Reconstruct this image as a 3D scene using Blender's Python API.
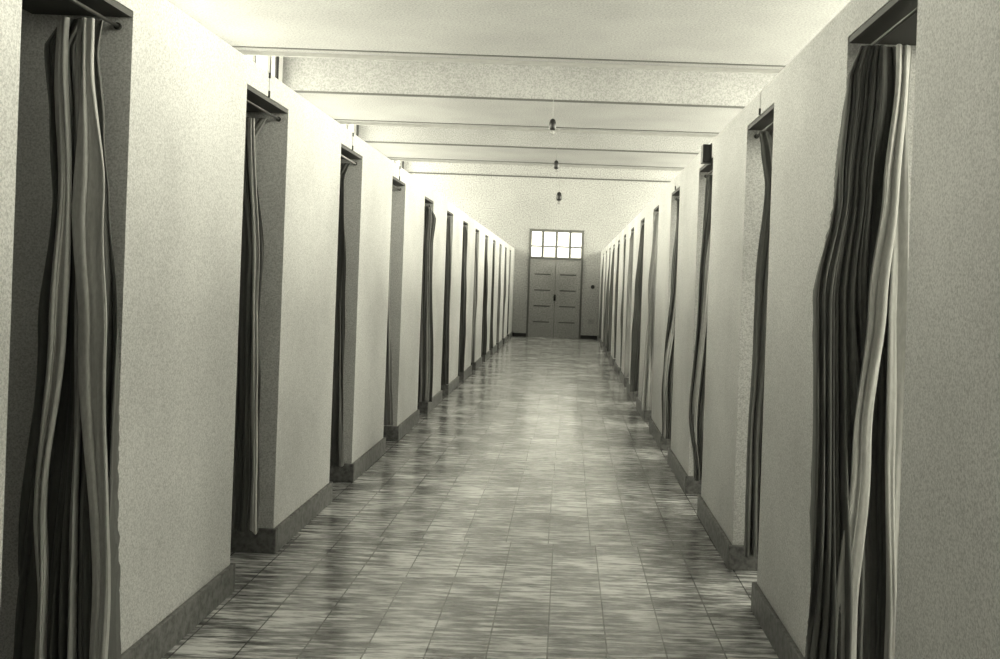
import bpy, bmesh, math, random
from mathutils import Vector, Matrix, noise

scn = bpy.context.scene
for o in list(bpy.data.objects):
    bpy.data.objects.remove(o, do_unlink=True)
C = scn.collection
PI = math.pi

# ------------------------------------------------------------------ camera
F = 987.0                      # focal length in pixels of the 1000 px wide frame
EYE = 1.5
cd = bpy.data.cameras.new('camera')
cd.sensor_width = 36.0
cd.lens = 36.0 * F / 1000.0
cd.shift_x = -(567 - 500) / 1000.0
cd.shift_y = -(329.5 - 286) / 1000.0
cd.clip_start = 0.05
cd.clip_end = 200
cam = bpy.data.objects.new('camera', cd)
C.objects.link(cam)
ROLL = math.radians(2.05)
cam.matrix_world = (Matrix.Translation((0, 0, EYE)) @ Matrix.Rotation(PI / 2, 4, 'X')
                    @ Matrix.Rotation(ROLL, 4, 'Z'))
scn.camera = cam

# ------------------------------------------------------------------ world, light, exposure
scn.view_settings.view_transform = 'Standard'
scn.view_settings.look = 'None'
scn.view_settings.exposure = 1.22
scn.view_settings.gamma = 1.0
scn.view_settings.use_curve_mapping = False
scn.cycles.use_denoising = True
scn.cycles.max_bounces = 10
scn.cycles.diffuse_bounces = 7
scn.cycles.glossy_bounces = 4
scn.cycles.transparent_max_bounces = 16
scn.cycles.sample_clamp_indirect = 4.0

TINT = (1.0, 0.98, 0.79)
w = bpy.data.worlds.new('sky')
scn.world = w
w.use_nodes = True
bg = w.node_tree.nodes['Background']
bg.inputs[0].default_value = (*TINT, 1)
bg.inputs[1].default_value = 1.6

# the hall (metres; x to the right, y down the corridor, z up)
XL, XR = -1.54, 0.945          # corridor faces of the two cubicle walls
CELL = 3.35
XOL, XOR = XL - CELL, XR + CELL
YB, YE = -4.6, 28.4
HW = EYE + 1.02                # top of the cubicle walls
HD = EYE + 0.90                # top of the doorways
HC = 4.60                      # underside of the ceiling strips
HR = 5.55                      # ceiling of the recesses
WT = 0.25
PERIOD, OPEN = 1.94, 0.69
def far_y(k): return 5.34 + PERIOD * k + (0.03 if k == -1 else 0)
KS = list(range(-4, 12))


def window_light(name, x, y0, y1, z0, z1, sgn, power):
    ld = bpy.data.lights.new(name, 'AREA')
    ld.shape = 'RECTANGLE'
    ld.size = y1 - y0
    ld.size_y = z1 - z0
    ld.energy = power
    ld.color = TINT
    o = bpy.data.objects.new(name, ld)
    C.objects.link(o)
    o.location = (x, (y0 + y1) / 2, (z0 + z1) / 2)
    # area light shines along local -Z
    d = Vector((sgn, 0, -0.25)).normalized()
    o.rotation_euler = d.to_track_quat('-Z', 'Y').to_euler()
    return o
P_LEFT, P_RIGHT = 1250, 1650
LY0 = 0.5
# daylight standing outside the two rows of high windows
window_light('daylight_left', XOL - 0.45, LY0, YE, 2.55, 5.5, 1, P_LEFT)
window_light('daylight_right', XOR + 0.45, LY0, YE, 2.3, 5.5, -1, P_RIGHT)

# ------------------------------------------------------------------ materials
def nmat(name):
    m = bpy.data.materials.new(name)
    m.use_nodes = True
    nt = m.node_tree
    b = nt.nodes['Principled BSDF']
    return m, nt, b


def N(nt, t, **kw):
    n = nt.nodes.new(t)
    for k, v in kw.items():
        setattr(n, k, v)
    return n


def objco(nt, scale=(1, 1, 1)):
    tc = N(nt, 'ShaderNodeTexCoord')
    mp = N(nt, 'ShaderNodeMapping')
    mp.inputs['Scale'].default_value = scale
    nt.links.new(tc.outputs['Object'], mp.inputs[0])
    return mp.outputs[0]


def noise_tex(nt, co, scale, detail=3, rough=0.55):
    n = N(nt, 'ShaderNodeTexNoise')
    n.inputs['Scale'].default_value = scale
    n.inputs['Detail'].default_value = detail
    n.inputs['Roughness'].default_value = rough
    nt.links.new(co, n.inputs['Vector'])
    return n.outputs['Fac']


def ramp(nt, fac, stops):
    r = N(nt, 'ShaderNodeValToRGB')
    e = r.color_ramp.elements
    while len(e) < len(stops):
        e.new(0.5)
    for i, (p, c) in enumerate(stops):
        e[i].position = p
        e[i].color = (c, c, c, 1) if isinstance(c, (int, float)) else (*c, 1)
    nt.links.new(fac, r.inputs[0])
    return r.outputs[0]


def mul(nt, a, b, fac=1.0):
    m = N(nt, 'ShaderNodeMix', data_type='RGBA', blend_type='MULTIPLY')
    m.inputs[0].default_value = fac
    nt.links.new(a, m.inputs[6])
    if isinstance(b, tuple):
        m.inputs[7].default_value = (*b, 1)
    else:
        nt.links.new(b, m.inputs[7])
    return m.outputs[2]


def bump(nt, b, h, strength=0.3, dist=0.01):
    bp = N(nt, 'ShaderNodeBump')
    bp.inputs['Strength'].default_value = strength
    bp.inputs['Distance'].default_value = dist
    nt.links.new(h, bp.inputs['Height'])
    nt.links.new(bp.outputs[0], b.inputs['Normal'])


def plaster(name, base, blot=0.12, grain=0.22, grain_scale=90, rough=0.85, lo=None):
    """lime-washed plaster: broad worn clouds and a fine speckle"""
    m, nt, b = nmat(name)
    co = objco(nt)
    cloud = ramp(nt, noise_tex(nt, co, 0.9, 4, 0.5), [(0.33, 1 - blot), (0.66, 1.0)])
    sp = ramp(nt, noise_tex(nt, co, grain_scale, 2, 0.7), [(0.3, 1 - grain), (0.62, 1.0)])
    col = mul(nt, cloud, sp)
    col = mul(nt, col, base)
    nt.links.new(col, b.inputs['Base Color'])
    b.inputs['Roughness'].default_value = rough
    bump(nt, b, noise_tex(nt, co, 60, 3), 0.15, 0.004)
    return m


def cloth(name, base, lo=0.75):
    m, nt, b = nmat(name)
    co = objco(nt, (1, 1, 0.25))
    a = ramp(nt, noise_tex(nt, co, 7, 3), [(0.3, lo), (0.7, 1.0)])
    g = ramp(nt, noise_tex(nt, co, 160, 2), [(0.3, 0.8), (0.7, 1.0)])
    col = mul(nt, mul(nt, a, g), base)
    nt.links.new(col, b.inputs['Base Color'])
    b.inputs['Roughness'].default_value = 0.8
    b.inputs['Sheen Weight'].default_value = 0.15
    return m


def paint(name, base, rough=0.5, metallic=0.0, var=0.15, scale=12):
    m, nt, b = nmat(name)
    co = objco(nt)
    a = ramp(nt, noise_tex(nt, co, scale, 4), [(0.3, 1 - var), (0.7, 1.0)])
    nt.links.new(mul(nt, a, base), b.inputs['Base Color'])
    b.inputs['Roughness'].default_value = rough
    b.inputs['Metallic'].default_value = metallic
    return m


def floor_material():
    m, nt, b = nmat('marbled_floor_tiles')
    tc = N(nt, 'ShaderNodeTexCoord')
    sx = N(nt, 'ShaderNodeSeparateXYZ')
    nt.links.new(tc.outputs['Object'], sx.inputs[0])

    def math_(op, a, b_=None, c=None):
        n = N(nt, 'ShaderNodeMath', operation=op)
        for i, v in enumerate((a, b_, c)):
            if v is None:
                continue
            if isinstance(v, (int, float)):
                n.inputs[i].default_value = v
            else:
                nt.links.new(v, n.inputs[i])
        return n.outputs[0]
    T = 0.245
    # rows of tiles across the corridor, small sideways slips between courses
    vy = math_('DIVIDE', math_('ADD', sx.outputs['Y'], 0.14), T * 8)
    row = math_('FLOOR', vy)
    slip = math_('MULTIPLY', math_('SINE', math_('MULTIPLY', row, 2.3)), 0.018)
    vx = math_('DIVIDE', math_('ADD', math_('ADD', sx.outputs['X'], 0.045), slip), T)
    fx = math_('FRACT', vx)
    dx = math_('MINIMUM', fx, math_('SUBTRACT', 1.0, fx))
    jx = math_('LESS_THAN', dx, 0.014)
    vy2 = math_('DIVIDE', math_('ADD', sx.outputs['Y'], 0.14), T)
    fy = math_('FRACT', vy2)
    dy = math_('MINIMUM', fy, math_('SUBTRACT', 1.0, fy))
    jy = math_('LESS_THAN', dy, 0.011)
    # streaky marbling, one direction
    mp = N(nt, 'ShaderNodeMapping')
    mp.inputs['Scale'].default_value = (4.5, 30.0, 1)
    nt.links.new(tc.outputs['Object'], mp.inputs[0])
    n1 = noise_tex(nt, mp.outputs[0], 1.0, 5, 0.68)
    mp2 = N(nt, 'ShaderNodeMapping')
    mp2.inputs['Scale'].default_value = (2.0, 2.6, 1)
    nt.links.new(tc.outputs['Object'], mp2.inputs[0])
    n2 = noise_tex(nt, mp2.outputs[0], 1.0, 2, 0.5)
    # per-tile tone
    cx = N(nt, 'ShaderNodeCombineXYZ')
    nt.links.new(math_('FLOOR', vx), cx.inputs[0])
    nt.links.new(math_('FLOOR', vy2), cx.inputs[1])
    wn = N(nt, 'ShaderNodeTexWhiteNoise', noise_dimensions='2D')
    nt.links.new(cx.outputs[0], wn.inputs['Vector'])
    s = math_('ADD', math_('MULTIPLY', n1, 1.0), math_('MULTIPLY', math_('SUBTRACT', n2, 0.5), 0.35))
    s = math_('ADD', s, math_('MULTIPLY', math_('SUBTRACT', wn.outputs[0], 0.5), 0.07))
    col = ramp(nt, s, [(0.36, FL_LO), (0.49, FL_MID), (0.62, FL_HI)])
    jall = math_('MAXIMUM', math_('MULTIPLY', jx, 0.75), math_('MULTIPLY', jy, 0.09))
    jc = N(nt, 'ShaderNodeMix', data_type='RGBA', blend_type='MIX')
    nt.links.new(jall, jc.inputs[0])
    nt.links.new(col, jc.inputs[6])
    jc.inputs[7].default_value = (0.02, 0.02, 0.02, 1)
    nt.links.new(jc.outputs[2], b.inputs['Base Color'])
    rr = ramp(nt, n1, [(0.3, 0.15), (0.7, 0.28)])
    nt.links.new(rr, b.inputs['Roughness'])
    b.inputs['Specular IOR Level'].default_value = 0.8
    b.inputs['Coat Weight'].default_value = 0.5
    b.inputs['Coat Roughness'].default_value = 0.20
    bump(nt, b, n2, 0.12, 0.01)
    return m
FL_LO, FL_MID, FL_HI = 0.08, 0.33, 0.90


def glass_material():
    m = bpy.data.materials.new('window_glass')
    m.use_nodes = True
    nt = m.node_tree
    nt.nodes.clear()
    out = N(nt, 'ShaderNodeOutputMaterial')
    mx = N(nt, 'ShaderNodeMixShader')
    mx.inputs[0].default_value = 0.06
    tr = N(nt, 'ShaderNodeBsdfTransparent')
    tr.inputs[0].default_value = (0.97, 0.97, 0.97, 1)
    gl = N(nt, 'ShaderNodeBsdfGlossy')
    gl.inputs['Roughness'].default_value = 0.05
    nt.links.new(tr.outputs[0], mx.inputs[1])
    nt.links.new(gl.outputs[0], mx.inputs[2])
    nt.links.new(mx.outputs[0], out.inputs[0])
    return m


M = dict(
    wall=plaster('limewashed_plaster', (0.82, 0.82, 0.81), 0.24, 0.42, 140),
    outer=plaster('whitewashed_outer_wall', (0.80, 0.80, 0.79), 0.06, 0.12, 60),
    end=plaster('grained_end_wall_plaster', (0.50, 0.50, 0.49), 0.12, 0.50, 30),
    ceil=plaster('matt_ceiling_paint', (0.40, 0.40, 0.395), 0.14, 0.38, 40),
    skirt=plaster('worn_terrazzo_skirting', (0.24, 0.24, 0.235), 0.35, 0.60, 28, 0.5),
    floor=floor_material(),
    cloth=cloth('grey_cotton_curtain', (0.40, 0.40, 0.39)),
    cloth_dark=cloth('dark_grey_shaded_curtain', (0.14, 0.142, 0.135)),  # dark grey, with the shade of deep folds put into the colour
    cloth_lit=cloth('lit_grey_curtain', (0.62, 0.62, 0.60)),  # paler copy of the curtain cloth, light on the folds as colour
    rod=paint('dull_curtain_rod_metal', (0.08, 0.08, 0.075), 0.4, 0.6),
    batten=paint('dark_joint_strip', (0.10, 0.10, 0.095), 0.7),
    edge=paint('grey_edge_moulding', (0.32, 0.32, 0.31), 0.7),
    lintel=paint('lintel_shade_dark', (0.035, 0.034, 0.03), 0.6),  # shade of the lintel undersides put into a near-black colour
    door=plaster('grained_grey_door_paint', (0.40, 0.40, 0.39), 0.12, 0.45, 30, 0.6),
    doorframe=paint('dark_grey_frame_paint', (0.12, 0.12, 0.115), 0.6),
    winframe=paint('grey_window_frame_paint', (0.13, 0.13, 0.12), 0.6),
    black=paint('black_bakelite', (0.012, 0.012, 0.012), 0.35),
    iron=paint('black_iron', (0.02, 0.02, 0.02), 0.6),
    cable=paint('grey_cable_sheath', (0.30, 0.30, 0.29), 0.6),
    plate=paint('grey_switch_enamel', (0.35, 0.35, 0.34), 0.4),
    bulb=paint('smoky_bulb_glass', (0.30, 0.30, 0.29), 0.15),
    glass=glass_material(),
)

# ------------------------------------------------------------------ mesh helpers
def link(name, bm, mat, parent=None, smooth=False, recalc=True):
    if recalc:
        bmesh.ops.recalc_face_normals(bm, faces=bm.faces)
    me = bpy.data.meshes.new(name)
    bm.to_mesh(me)
    bm.free()
    me.materials.append(mat)
    if smooth:
        for p in me.polygons:
            p.use_smooth = True
    o = bpy.data.objects.new(name, me)
    C.objects.link(o)
    if parent:
        o.parent = parent
    return o


def tag(o, label=None, cat=None, group=None, kind=None):
    if label: o['label'] = label
    if cat: o['category'] = cat
    if group: o['group'] = group
    if kind: o['kind'] = kind
    return o


def empty(name, loc):
    o = bpy.data.objects.new(name, None)
    o.empty_display_size = 0.1
    C.objects.link(o)
    o.location = loc
    return o


def box(bm, x0, x1, y0, y1, z0, z1, bev=0.0):
    x0, x1 = min(x0, x1), max(x0, x1)
    y0, y1 = min(y0, y1), max(y0, y1)
    z0, z1 = min(z0, z1), max(z0, z1)
    r = bmesh.ops.create_cube(bm, size=1.0)
    for v in r['verts']:
        v.co = Vector(((x0 + x1) / 2 + v.co.x * (x1 - x0), (y0 + y1) / 2 + v.co.y * (y1 - y0),
                       (z0 + z1) / 2 + v.co.z * (z1 - z0)))
    if bev > 0:
        es = set()
        for v in r['verts']:
            es.update(v.link_edges)
        bmesh.ops.bevel(bm, geom=list(es), offset=bev, segments=2, affect='EDGES', profile=0.5)


def lathe(bm, cx, cy, prof, seg=20, axis='Z'):
    """prof: list of (radius, height)"""
    rings = []
    for r, h in prof:
        ring = []
        for i in range(seg):
            a = 2 * PI * i / seg
            if axis == 'Z':
                co = (cx + r * math.cos(a), cy + r * math.sin(a), h)
            ring.append(bm.verts.new(co))
        rings.append(ring)
    for a, b in zip(rings, rings[1:]):
        for i in range(seg):
            j = (i + 1) % seg
            bm.faces.new((a[i], a[j], b[j], b[i]))
    bm.faces.new(rings[0][::-1])
    bm.faces.new(rings[-1])


def tube(bm, pts, r, seg=8):
    pts = [Vector(p) for p in pts]
    rings = []
    for i, p in enumerate(pts):
        d = (pts[min(i + 1, len(pts) - 1)] - pts[max(i - 1, 0)]).normalized()
        up = Vector((0, 0, 1)) if abs(d.z) < 0.9 else Vector((1, 0, 0))
        s = d.cross(up).normalized()
        t = s.cross(d).normalized()
        rings.append([bm.verts.new(p + (s * math.cos(2 * PI * k / seg) + t * math.sin(2 * PI * k / seg)) * r)
                      for k in range(seg)])
    for a, b in zip(rings, rings[1:]):
        for i in range(seg):
            j = (i + 1) % seg
            bm.faces.new((a[i], a[j], b[j], b[i]))
    bm.faces.new(rings[0][::-1])
    bm.faces.new(rings[-1])

# ------------------------------------------------------------------ floor
bm = bmesh.new()
box(bm, XOL - 0.3, XOR + 0.3, YB - 0.3, YE + 0.3, -0.2, 0.0)
tag(link('floor', bm, M['floor']), kind='structure')

# ------------------------------------------------------------------ cubicle walls with doorways and cross partitions
def cubicle_wall(name, xf, sgn, shade_lid):
    """xf: corridor face, sgn: direction into the cells"""
    bm = bmesh.new()
    xb = xf + sgn * WT
    xo = xf + sgn * CELL
    prev = YB
    for k in KS:
        fy = far_y(k)
        ny = fy - OPEN
        box(bm, xf, xb, prev, ny, 0, HD)
        # partition between two cells, flush with the far jamb
        box(bm, xb, xo, fy, fy + 0.12, 0, HW)
        prev = fy
    if shade_lid:  # unseen cover over the cells, added to keep the jambs dark
        box(bm, xb, xo, YB, YE, HD + 0.02, HW)
    box(bm, xf, xb, prev, YE, 0, HD)
    box(bm, xf, xb, YB, YE, HD, HW)
    bmesh.ops.remove_doubles(bm, verts=bm.verts, dist=1e-5)
    return tag(link(name, bm, M['wall']), kind='structure')
cubicle_wall('wall_left', XL, -1, True)
cubicle_wall('wall_right', XR, 1, False)


def baseboards(name, xf, sgn):
    bm = bmesh.new()
    h, t = 0.135, 0.022
    prev = YB
    for k in KS + [None]:
        ny = far_y(k) - OPEN if k is not None else YE
        # along the corridor, turning round both jambs
        box(bm, xf - sgn * t, xf + sgn * (WT + 0.002), prev - (t if prev > YB else 0), prev + 0.0, 0.001, h, 0.006) if prev > YB else None
        if k is not None:
            box(bm, xf - sgn * t, xf + sgn * (WT + 0.002), ny, ny + t, 0.001, h, 0.006)
        box(bm, xf - sgn * t, xf, prev, ny + (t * 0 if k is None else 0.0), 0.001, h, 0.005)
        if prev > YB:   # on into the cell along the partition
            box(bm, xf + sgn * WT, xf + sgn * CELL, prev - t, prev, 0.001, h, 0.005)
        if k is not None:
            prev = far_y(k)
    return tag(link(name, bm, M['skirt']), kind='structure')
baseboards('baseboard_left', XL, -1)
baseboards('baseboard_right', XR, 1)

# ------------------------------------------------------------------ outer walls with high windows
# ceiling: deep flat strips alternate with recesses
YA, YBb, YC, YD, YEe = 13.72, 16.54, 19.6, 22.3, 25.3
strips = [(YB, 5.2), (8.0, YA), (YBb, YC), (YD, YEe)]
recess = [(5.2, 8.0), (YA, YBb), (YC, YD), (YEe, YE)]
WZ0, WZ1 = 2.75, 4.35


def outer_wall(name, x, sgn, WZ0):
    bm = bmesh.new()
    xo = x + sgn * 0.3
    box(bm, x, xo, YB - 0.3, YE + 0.3, 0, WZ0)
    bays = []
    for (a, b) in strips:
        bays.append((a, b, WZ1))
    for (a, b) in recess:
        bays.append((a, b, HR - 0.25))
    bays.sort()
    ws = []
    for a, b, zt in bays:
        box(bm, x, xo, a, a + 0.25, WZ0, HR)
        box(bm, x, xo, b - 0.25, b, WZ0, HR)
        box(bm, x, xo, a + 0.25, b - 0.25, zt, HR)
        if b > 6 or (sgn > 0 and b > 2):
            ws.append((a + 0.25, b - 0.25, WZ0, zt))
        else:
            box(bm, x, xo, a + 0.25, b - 0.25, WZ0, zt)  # unseen bays walled up to keep daylight off camera-facing surfaces
    box(bm, x, xo, YB - 0.3, YB, WZ0, HR)
    box(bm, x, xo, YE, YE + 0.3, WZ0, HR)
    box(bm, x, xo, YB - 0.3, YE + 0.3, HR, HR + 0.2)
    tag(link(name, bm, M['outer']), kind='structure')
    return ws


def side_window(n, x, sgn, a, b, z0, z1):
    root = empty('window_%d' % n, (x + sgn * 0.15, (a + b) / 2, z0))
    tag(root, kind='structure')
    L = b - a
    H = z1 - z0
    bm = bmesh.new()
    t = 0.05
    box(bm, -t / 2, t / 2, -L / 2, L / 2, 0, t)
    box(bm, -t / 2, t / 2, -L / 2, L / 2, H - t, H)
    nn = max(2, round(L / 0.9))
    for i in range(nn + 1):
        yy = -L / 2 + (L - t) * i / nn
        box(bm, -t / 2, t / 2, yy, yy + t, t, H - t)
    link('window_frame', bm, M['winframe'], root)
    bm = bmesh.new()
    box(bm, -0.003, 0.003, -L / 2 + t, L / 2 - t, t, H - t)
    link('window_pane', bm, M['glass'], root)
wn_ = 2
for nm, x, s, sill in (('wall_outer_left', XOL, -1, WZ0), ('wall_outer_right', XOR, 1, 2.3)):
    for (a, b, z0, z1) in outer_wall(nm, x, s, sill):
        side_window(wn_, x, s, a, b, z0, z1)
        wn_ += 1

# ------------------------------------------------------------------ ceiling
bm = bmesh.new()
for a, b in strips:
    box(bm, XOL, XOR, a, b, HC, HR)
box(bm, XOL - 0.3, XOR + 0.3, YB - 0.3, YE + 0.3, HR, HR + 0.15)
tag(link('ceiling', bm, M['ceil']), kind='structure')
tn = 1
def trim(x0, x1, y0, y1, z0, z1, mat):
    global tn
    bm = bmesh.new()
    box(bm, x0, x1, y0, y1, z0, z1)
    o = tag(link('trim_%d' % tn, bm, M[mat]), kind='structure')
    tn += 1
    return o
for y in (YA, YC, YEe):
    trim(XOL, XOR, y - 0.30, y - 0.26, HC - 0.012, HC, 'batten')
    trim(XOL, XOR, y - 0.035, y + 0.02, HC - 0.05, HC + 0.03, 'edge')
for y in (YBb, YD):
    trim(XOL, XOR, y - 0.012, y + 0.02, HC - 0.02, HC + 0.012, 'batten')
trim(XOL, XOR, YE - 0.03, YE, HC - 0.018, HC + 0.018, 'batten')

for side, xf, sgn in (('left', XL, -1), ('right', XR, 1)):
    for k in KS:       # near-black board added as painted shade under every lintel
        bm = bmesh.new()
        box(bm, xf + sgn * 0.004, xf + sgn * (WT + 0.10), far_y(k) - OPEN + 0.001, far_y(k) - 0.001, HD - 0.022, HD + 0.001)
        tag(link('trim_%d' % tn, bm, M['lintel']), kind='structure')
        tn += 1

# ------------------------------------------------------------------ back wall behind the camera and end wall with door
bm = bmesh.new()
box(bm, XOL, XOR, YB - 0.3, YB, 0, HR)
tag(link('wall_back', bm, M['wall']), kind='structure')

DX0, DX1 = -1.13, 0.44          # frame, outside
DH, TH = 2.25, 3.11             # top of the leaves, top of the transom light
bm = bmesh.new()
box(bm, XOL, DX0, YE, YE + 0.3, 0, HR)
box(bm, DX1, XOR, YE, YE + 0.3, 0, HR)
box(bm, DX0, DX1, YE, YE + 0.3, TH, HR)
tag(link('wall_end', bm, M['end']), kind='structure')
bm = bmesh.new()
box(bm, XL, DX0, YE - 0.022, YE, 0.001, 0.10, 0.004)
box(bm, DX1, XR, YE - 0.022, YE, 0.001, 0.10, 0.004)
tag(link('baseboard_end', bm, M['iron']), kind='structure')


def double_door():
    root = tag(empty('door_1', ((DX0 + DX1) / 2, YE, 0)), kind='structure')
    hw = (DX1 - DX0) / 2
    bm = bmesh.new()
    ft = 0.055
    box(bm, -hw, -hw + ft, -0.03, 0.12, 0, DH)
    box(bm, hw - ft, hw, -0.03, 0.12, 0, DH)
    box(bm, -hw, hw, -0.035, 0.12, DH, DH + 0.035)
    link('door_frame', bm, M['doorframe'], root)
    lw = hw - ft - 0.006
    bm = bmesh.new()
    box(bm, -hw + ft, hw - ft, 0.046, 0.07, 0, DH)
    link('door_backing', bm, M['doorframe'], root)
    for s in (-1, 1):
        bm = bmesh.new()
        xa, xb = (s * 0.006, s * (lw + 0.006))
        y0, y1 = 0.0, 0.045
        st = 0.13
        x0, x1 = min(xa, xb), max(xa, xb)
        z0, z1 = 0.002, DH
        box(bm, x0, x0 + st, y0, y1, z0, z1)
        box(bm, x1 - st, x1, y0, y1, z0, z1)
        np_, gr = 5, 0.038
        ph = (z1 - z0 - gr * (np_ - 1)) / np_
        zz = z0
        for r in range(np_):
            box(bm, x0 + st, x1 - st, y0 + 0.003, y1, zz, zz + ph)
            zz += ph + gr
        leaf = link('door_leaf', bm, M['door'], root)
        if s == -1:
            bm = bmesh.new()
            box(bm, -0.03, 0.03, -0.012, 0.0, 1.06, 1.24, 0.004)
            link('lock_plate', bm, M['black'], leaf)
            bm = bmesh.new()
            r_ = bmesh.ops.create_uvsphere(bm, u_segments=14, v_segments=8, radius=0.035)
            for v in r_['verts']:
                v.co += Vector((0.0, -0.045, 1.17))
            link('door_knob', bm, M['black'], leaf, True)
    return root
double_door()


def transom():
    root = tag(empty('window_1', ((DX0 + DX1) / 2, YE, DH + 0.035)), kind='structure')
    hw = (DX1 - DX0) / 2
    H = TH - DH - 0.035
    bm = bmesh.new()
    t = 0.07
    box(bm, -hw, -hw + t, -0.03, 0.12, 0, H)
    box(bm, hw - t, hw, -0.03, 0.12, 0, H)
    box(bm, -hw + t, hw - t, -0.03, 0.12, H - t, H)
    box(bm, -hw + t, hw - t, -0.01, 0.08, 0, 0.03)
    for i in range(1, 4):
        x = -hw + 2 * hw * i / 4
        box(bm, x - 0.034, x + 0.034, -0.01, 0.08, 0.03, H - t)
    link('window_frame', bm, M['winframe'], root)
    bm = bmesh.new()
    box(bm, -hw + t, hw - t, 0.0, 0.05, H * 0.38, H * 0.38 + 0.04)
    link('glazing_bar', bm, M['winframe'], root)
    bm = bmesh.new()
    box(bm, -hw + t, hw - t, 0.06, 0.066, 0.03, H - t)
    link('window_pane', bm, M['glass'], root)
transom()

# ------------------------------------------------------------------ curtains
def lerp_keys(keys, z):
    """keys sorted by falling z: (z, d0, d1)"""
    if z >= keys[0][0]:
        return keys[0][1], keys[0][2]
    for a, b in zip(keys, keys[1:]):
        if z >= b[0]:
            t = (a[0] - z) / (a[0] - b[0])
            t = t * t * (3 - 2 * t)
            return a[1] + (b[1] - a[1]) * t, a[2] + (b[2] - a[2]) * t
    return keys[-1][1], keys[-1][2]


def curtain_mesh(xf, sgn, yc, keys, folds=7, amp=0.035, seed=0, ztop=None, zbot=0.15, rows=60, thick=0.004, ymax=None, onrod=True):
    """gathered cloth: keys give, per height, the first and last edge measured from the
    corridor face of the wall into the cell (negative: hanging out into the corridor)"""
    ztop = ztop or (HD - 0.068)
    cols = folds * 18
    top_d0, top_d1 = 0.03, 0.09
    front, back = [], []
    so = seed * 3.17
    for j in range(rows + 1):
        t = j / rows
        z = ztop + (zbot - ztop) * t
        hh = ztop - z
        d0, d1 = lerp_keys(keys, z)
        g = min(1.0, max(0.0, (z - (ztop - 0.10)) / 0.10)) if onrod else 0.0       # drawn in on the rod
        d0 += (top_d0 - d0) * g * 0.55
        d1 += (top_d1 + 0.03 - d1) * g * 0.55
        A = amp * (0.8 + 0.35 * t) * (1 - 0.45 * g)
        rf, rb = [], []
        pts = []
        for i in range(cols + 1):
            u = i / cols
            uu = u + 0.17 * noise.noise(Vector((u * 2.6, hh * 0.55, so))) + 0.05 * noise.noise(Vector((u * 7, hh * 1.1, so + 9)))
            f = uu * folds
            ang = 2 * PI * f
            a_ = 0.75 + 1.2 * noise.noise(Vector((u * 3.5, hh * 0.7, so + 5)))
            sn = math.sin(ang)
            sn = 1 - 2 * abs(math.sin(ang / 2)) ** 0.65
            s3 = 1 - 2 * abs(math.sin(ang * 1.37 + so + 1.5 * noise.noise(Vector((u * 4, hh * 0.6, so + 50))))) ** 0.6
            n2 = noise.noise(Vector((u * 2.2, hh * 0.9, so + 21)))
            y = A * (a_ * (sn + 0.32 * s3) + 1.4 * n2)
            xoff = 0.30 * (d1 - d0) / folds * math.cos(ang + 0.6)
            dd = d0 + (d1 - d0) * u + xoff + 0.012 * noise.noise(Vector((u, hh * 2.2, so + 31)))
            yy = yc + y
            if ymax is not None and yy > ymax - 0.02:
                yy = ymax - 0.02 + 0.02 * math.tanh((yy - ymax + 0.02) / 0.04) * 0.9
            hem = 0.012 * math.sin(3 * u + seed) if j == rows else 0
            pts.append(Vector((xf + sgn * dd, yy, z + hem)))
        for i, p in enumerate(pts):
            tg = (pts[min(i + 1, cols)] - pts[max(i - 1, 0)])
            nr = Vector((-tg.y, tg.x, 0))
            nr = nr.normalized() * thick / 2 if nr.length > 1e-9 else Vector((0, thick / 2, 0))
            rf.append(p + nr)
            rb.append(p - nr)
        front.append(rf)
        back.append(rb)
    bm = bmesh.new()
    fv = [[bm.verts.new(p) for p in r] for r in front]
    bv = [[bm.verts.new(p) for p in r] for r in back]
    R, K = rows, cols
    for j in range(R):
        for i in range(K):
            bm.faces.new((fv[j][i], fv[j][i + 1], fv[j + 1][i + 1], fv[j + 1][i]))
            bm.faces.new((bv[j][i + 1], bv[j][i], bv[j + 1][i], bv[j + 1][i + 1]))
        bm.faces.new((fv[j][0], fv[j + 1][0], bv[j + 1][0], bv[j][0]))
        bm.faces.new((fv[j + 1][K], fv[j][K], bv[j][K], bv[j + 1][K]))
    for i in range(K):
        bm.faces.new((fv[0][i + 1], fv[0][i], bv[0][i], bv[0][i + 1]))
        bm.faces.new((fv[R][i], fv[R][i + 1], bv[R][i + 1], bv[R][i]))
    return bm

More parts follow.
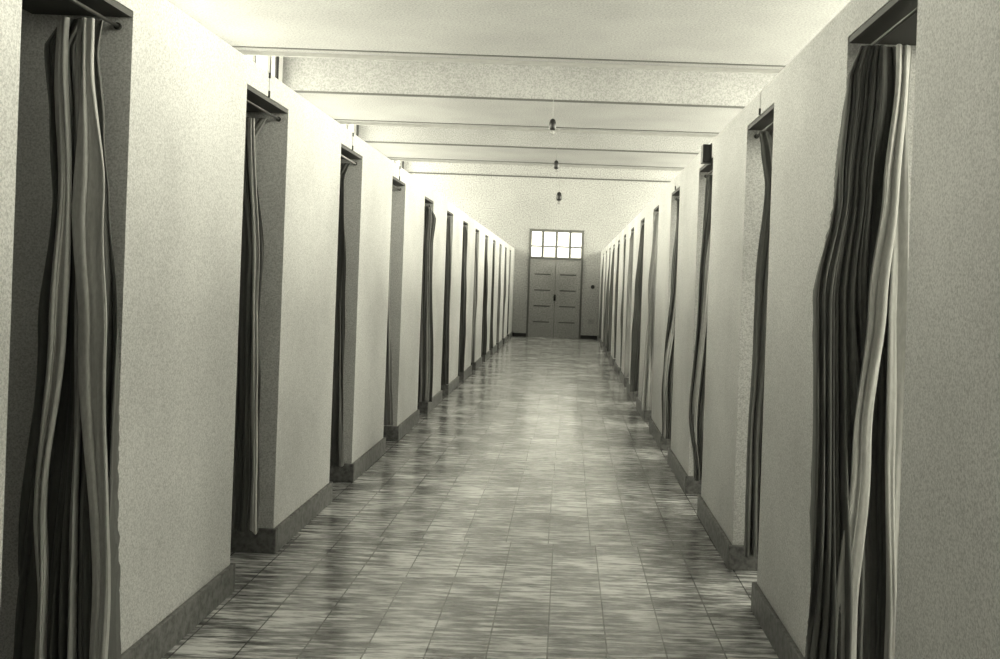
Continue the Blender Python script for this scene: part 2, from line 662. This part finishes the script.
# per doorway: yc offset before the far jamb, keys, folds, amp, material, seed, label
ORD = ['first', 'second', 'third', 'fourth', 'fifth', 'sixth', 'seventh', 'eighth', 'ninth', 'tenth', 'eleventh', 'twelfth', 'thirteenth']
SPEC = {
    ('left', -1): dict(dy=0.10, folds=9, amp=0.050, mat='cloth_dark', seed=3, lit_folds=[
        ([(2.24, 0.12, 0.16), (1.73, 0.095, 0.135), (1.29, 0.093, 0.147), (0.72, 0.135, 0.175), (0.38, 0.127, 0.15)], 'cloth_lit', 0.06),
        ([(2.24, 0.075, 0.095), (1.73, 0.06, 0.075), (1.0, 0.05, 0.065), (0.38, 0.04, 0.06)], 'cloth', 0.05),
        ([(2.2, 0.048, 0.068), (1.73, -0.013, 0.075), (1.29, -0.038, 0.04), (0.38, -0.073, -0.026)], 'cloth_lit', 0.06)], keys=[
        (2.26, 0.05, 0.21), (1.97, 0.02, 0.18), (1.73, 0.0, 0.16), (1.29, -0.035, 0.22), (0.38, -0.07, 0.27), (0.1, -0.08, 0.27)],
        label='large grey curtain gathered in heavy dark folds in the nearest left doorway'),
    ('right', -1): dict(dy=0.12, folds=9, amp=0.050, mat='cloth_dark', seed=8, lit_folds=[
        ([(2.24, 0.096, 0.135), (1.85, 0.07, 0.116), (1.48, 0.039, 0.089), (0.99, -0.003, 0.056), (0.46, -0.044, 0.028)], 'cloth_lit', 0.07),
        ([(2.0, 0.12, 0.15), (1.85, 0.10, 0.15), (1.48, 0.105, 0.162), (0.99, 0.11, 0.17), (0.46, 0.133, 0.183)], 'cloth_lit', 0.05)], keys=[
        (2.24, -0.035, 0.15), (1.85, -0.06, 0.13), (1.48, -0.125, 0.14), (0.99, -0.11, 0.16), (0.46, -0.11, 0.17), (0.1, -0.11, 0.17)],
        label='large bright-edged curtain billowing past the wall in the nearest right doorway'),
    ('left', 0): dict(dy=0.08, folds=5, amp=0.035, mat='cloth_dark', seed=5, lit_folds=[
        ([(2.3, 0.13, 0.165), (1.5, 0.075, 0.105), (0.2, 0.045, 0.075)], 'cloth_lit', 0.045)], keys=[
        (2.3, 0.13, 0.33), (1.5, 0.075, 0.27), (0.15, 0.045, 0.25)],
        label='grey curtain hanging straight with one pale edge, second doorway on the left wall'),
    ('left', 1): dict(dy=0.09, folds=6, amp=0.03, mat='cloth_dark', seed=11, keys=[
        (2.3, 0.10, 0.28), (1.5, 0.07, 0.25), (0.15, 0.03, 0.24)],
        label='slim dark curtain under the doorway showing its bare rod, third on the left wall'),
    ('left', 2): dict(dy=0.09, folds=5, amp=0.03, mat='cloth', seed=14, keys=[
        (2.3, 0.16, 0.3), (1.5, 0.09, 0.25), (0.15, 0.03, 0.2)],
        label='narrow curtain widening downward in the fourth doorway on the left wall'),
    ('left', 3): dict(dy=0.10, folds=6, amp=0.035, mat='cloth_dark', seed=21, lit_folds=[([(2.3, 0.0, 0.03), (2.0, 0.0, 0.035), (0.2, -0.05, -0.01)], 'cloth', 0.05), ([(2.3, 0.07, 0.09), (1.6, 0.05, 0.08), (0.2, 0.03, 0.05)], 'cloth', 0.05)], keys=[
        (2.36, 0.0, 0.2), (2.2, -0.055, 0.2), (1.9, -0.03, 0.2), (0.15, -0.08, 0.16)],
        label='full curtain covering its whole doorway and jamb, fifth on the left wall'),
    ('right', 0): dict(dy=0.22, folds=5, amp=0.030, mat='cloth_dark', seed=31, keys=[
        (2.37, 0.0, 0.2), (2.25, 0.03, 0.2), (2.03, 0.055, 0.2), (1.5, 0.03, 0.2), (0.15, 0.01, 0.2)],
        label='dark curtain with a drooping hooked top corner, second doorway on the right wall'),
    ('right', 1): dict(dy=0.16, folds=7, amp=0.035, mat='cloth_dark', seed=37, lit_folds=[([(2.3, 0.09, 0.12), (1.6, 0.04, 0.07), (0.6, -0.02, 0.02), (0.2, 0.0, 0.03)], 'cloth', 0.05)], keys=[
        (2.3, 0.02, 0.22), (1.5, 0.0, 0.2), (0.6, -0.03, 0.2), (0.17, 0.02, 0.2)],
        label='dark curtain with slanting folds in the doorway under the small black box'),
    ('right', 2): dict(dy=0.14, folds=7, amp=0.035, mat='cloth_dark', seed=41, lit_folds=[([(2.3, 0.09, 0.12), (1.6, 0.04, 0.07), (0.6, -0.04, 0.0), (0.2, -0.02, 0.01)], 'cloth', 0.05)], keys=[
        (2.3, 0.03, 0.2), (1.5, 0.0, 0.2), (0.6, -0.045, 0.18), (0.17, -0.02, 0.18)],
        label='curtain filling the fourth doorway on the right wall, just past the black box'),
}
rnd = random.Random(77)
RODX = 0.05
for side, xf, sgn in (('left', XL, -1), ('right', XR, 1)):
    for k in range(-1, 12):
        sp = SPEC.get((side, k))
        idx = k + 1
        if sp is None:
            a = rnd.uniform(-0.02, 0.03 if side == 'left' else 0.008)
            b = a + rnd.uniform(-0.05, 0.0)
            c = b + rnd.uniform(-0.04, 0.02)
            w0 = rnd.uniform(0.12, 0.2)
            c = max(c, -0.09)
            nm = ['tied', 'drooping', 'straight']
            sp = dict(dy=rnd.uniform(0.10, 0.2), folds=rnd.choice([5, 6, 7]), amp=0.034,
                      mat=rnd.choice(['cloth', 'cloth_dark', 'cloth_dark', 'cloth_dark']), seed=100 + k * 7 + (0 if side == 'left' else 3),
                      keys=[(2.3, a, a + w0), (1.4, b, b + w0), (0.15, c, c + w0 + 0.04)])
            if idx < 12:
                sp['label'] = 'distant grey curtain in the %s doorway along the %s wall, counted from the viewer' % (ORD[idx], side)
            else:
                sp['label'] = 'farthest curtain on the %s wall, in the last doorway before the double door' % side
        fy = far_y(k)
        near = k < 4
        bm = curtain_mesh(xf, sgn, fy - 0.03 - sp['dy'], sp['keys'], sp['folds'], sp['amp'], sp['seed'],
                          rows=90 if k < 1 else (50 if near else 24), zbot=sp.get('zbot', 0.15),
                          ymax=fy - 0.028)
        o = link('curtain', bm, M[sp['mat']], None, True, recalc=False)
        tag(o, sp['label'], 'curtain', 'curtains gathered in the %s doorways' % side)
        for fi, (fk, fm, ddy) in enumerate(sp.get('lit_folds', [])):  # added strips that paint the lit folds onto the curtain
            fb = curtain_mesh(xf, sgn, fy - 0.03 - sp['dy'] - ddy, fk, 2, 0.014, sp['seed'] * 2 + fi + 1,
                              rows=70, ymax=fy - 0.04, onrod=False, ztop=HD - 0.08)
            fo = link('lit_fold', fb, M[fm], o, True, recalc=False)
            fo['label'] = 'pale strip added as a lit fold of the cloth'
        # rod between the jambs, two end sockets
        r = empty('curtain_rod', (xf + sgn * RODX, fy - OPEN / 2, HD - 0.055))
        hp = 'last' if idx == 12 else ORD[idx]
        tag(r, 'slim metal curtain rod under the lintel of the %s doorway on the %s wall' % (hp, side), 'curtain rod',
            'rods in the %s doorways' % side)
        bm = bmesh.new()
        tube(bm, [(0, -OPEN / 2 + 0.004, 0), (0, OPEN / 2 - 0.004, 0)], 0.0065, 10)
        link('rod', bm, M['plate' if (side, k) == ('left', 1) else 'rod'], r, True)
        for s in (-1, 1):
            bm = bmesh.new()
            yy = s * (OPEN / 2)
            tube(bm, [(0, yy - s * 0.001, 0), (0, yy - s * 0.010, 0)], 0.013, 12)
            link('rod_socket', bm, M['rod'], r)

# ------------------------------------------------------------------ pendant lamps
LX = (XL + XR) / 2
for i, (y, hc, sc, lab) in enumerate((
        (14.6, HR, 1.25, 'small black pendant lamp holder nearest the viewer, against the third ceiling line'),
        (19.45, HC, 1.25, 'small black pendant lamp holder in the middle of the row under the ceiling'),
        (26.4, HR, 1.75, 'black pendant lamp with a small bulb, hanging right above the double door'))):
    hz = EYE + 2.36
    r = tag(empty('pendant_lamp', (LX, y, hc)), lab, 'lamp', 'pendant lamps down the middle of the corridor')
    dz = hz - hc
    bm = bmesh.new()
    tube(bm, [(0, 0, 0), (0, 0, dz + 0.05)], 0.004, 6)
    link('cord', bm, M['cable'], r)
    bm = bmesh.new()
    lathe(bm, 0, 0, [(0.03, -0.001), (0.055, -0.006), (0.05, -0.03), (0.015, -0.045)][::1], 20)
    link('ceiling_rose', bm, M['cable'], r, True)
    bm = bmesh.new()
    s = sc
    lathe(bm, 0, 0, [(0.012, dz + 0.085 * s), (0.03 * s, dz + 0.07 * s), (0.042 * s, dz + 0.03 * s), (0.042 * s, dz - 0.03 * s), (0.03 * s, dz - 0.05 * s)], 18)
    link('lamp_holder', bm, M['black'], r, True)
    bm = bmesh.new()
    lathe(bm, 0, 0, [(0.012 * s, dz - 0.05 * s), (0.022 * s, dz - 0.065 * s), (0.024 * s, dz - 0.08 * s), (0.018 * s, dz - 0.095 * s), (0.006, dz - 0.105 * s)], 18)
    link('bulb', bm, M['bulb'], r, True)

# ------------------------------------------------------------------ small fittings
# call bell on top edge of the right wall
r = tag(empty('wall_bell', (XR, 6.72, 2.43)), 'small black bell box fixed at the top of the right cubicle wall', 'bell')
bm = bmesh.new()
box(bm, -0.06, -0.004, -0.05, 0.05, -0.062, 0.062, 0.004)
link('bell_case', bm, M['black'], r)
bm = bmesh.new()
box(bm, -0.006, -0.0005, -0.06, 0.06, -0.07, 0.07, 0.002)
link('mounting_plate', bm, M['iron'], r)

# switch and socket beside the double door
r = tag(empty('light_switch', (0.74, YE, 1.5)), 'black light switch on the end wall right of the double door', 'switch')
bm = bmesh.new()
lathe(bm, 0, 0, [(0.055, 0.0), (0.055, 0.02), (0.04, 0.035), (0.012, 0.04)], 20)
bmesh.ops.rotate(bm, verts=bm.verts, cent=(0, 0, 0), matrix=Matrix.Rotation(PI / 2, 3, 'X'))
link('switch_body', bm, M['black'], r, True)
bm = bmesh.new()
box(bm, -0.008, 0.008, -0.055, -0.038, -0.02, 0.012, 0.002)
link('toggle', bm, M['black'], r)
r = tag(empty('wall_socket', (0.73, YE, 0.50)), 'grey wall socket low on the end wall right of the double door', 'socket')
bm = bmesh.new()
box(bm, -0.08, 0.08, -0.03, 0.0, -0.07, 0.07, 0.006)
link('socket_body', bm, M['plate'], r)
for s in (-1, 1):
    bm = bmesh.new()
    box(bm, s * 0.018 - 0.005, s * 0.018 + 0.005, -0.032, -0.029, -0.005, 0.005)
    link('pin_hole', bm, M['black'], r)

# iron posts standing at the left windows, next to each deep ceiling face
for y, z1, rad, lab in ((YBb - 0.62, HR - 0.002, 0.035, 'thick black iron post seen over the nearest left cubicles'),
                   (YD - 0.25, HR - 0.002, 0.028, 'thin black iron post over the left wall by the third ceiling line'),
                   (YE - 0.2, HR - 0.002, 0.022, 'thin black iron post in the far left corner above the cubicles')):
    r = tag(empty('iron_post', (XOL + 0.085, y, HW)), lab, 'post', 'iron posts along the left windows')
    bm = bmesh.new()
    tube(bm, [(0, 0, 0.012), (0, 0, z1 - HW)], rad, 12)
    link('shaft', bm, M['iron'], r, True)
    bm = bmesh.new()
    box(bm, -0.08, 0.08, -0.08, 0.08, 0.0, 0.012)
    link('foot_plate', bm, M['iron'], r)

# bell wires led over the wall tops down to the lintels
for side, xf, sgn in (('left', XL, -1), ('right', XR, 1)):
    for k in (0, 1, 2):
        y = far_y(k) - OPEN * 0.52
        r = tag(empty('wire', (xf, y, HW)), 'thin wire running down the %s wall to the lintel of the %s doorway' % (side, ORD[k + 1]), 'wire',
                'wires over the %s wall' % side)
        bm = bmesh.new()
        o = -sgn * 0.004
        pts = [(sgn * 0.06, 0, 0.004), (o * 0.5, 0, 0.004), (o, 0, -0.02), (o, 0.003, HD - HW + 0.0)]
        tube(bm, pts, 0.0025, 6)
        link('strand', bm, M['outer'], r)
        if sgn < 0:
            bm = bmesh.new()
            box(bm, o - 0.005, o + 0.004, -0.006, 0.006, -0.026, 0.002)
            link('staple', bm, M['iron'], r)
        bm = bmesh.new()
        box(bm, o - 0.005, o + 0.004, -0.005, 0.005, HD - HW - 0.003, HD - HW + 0.03)
        link('staple', bm, M['iron'], r)
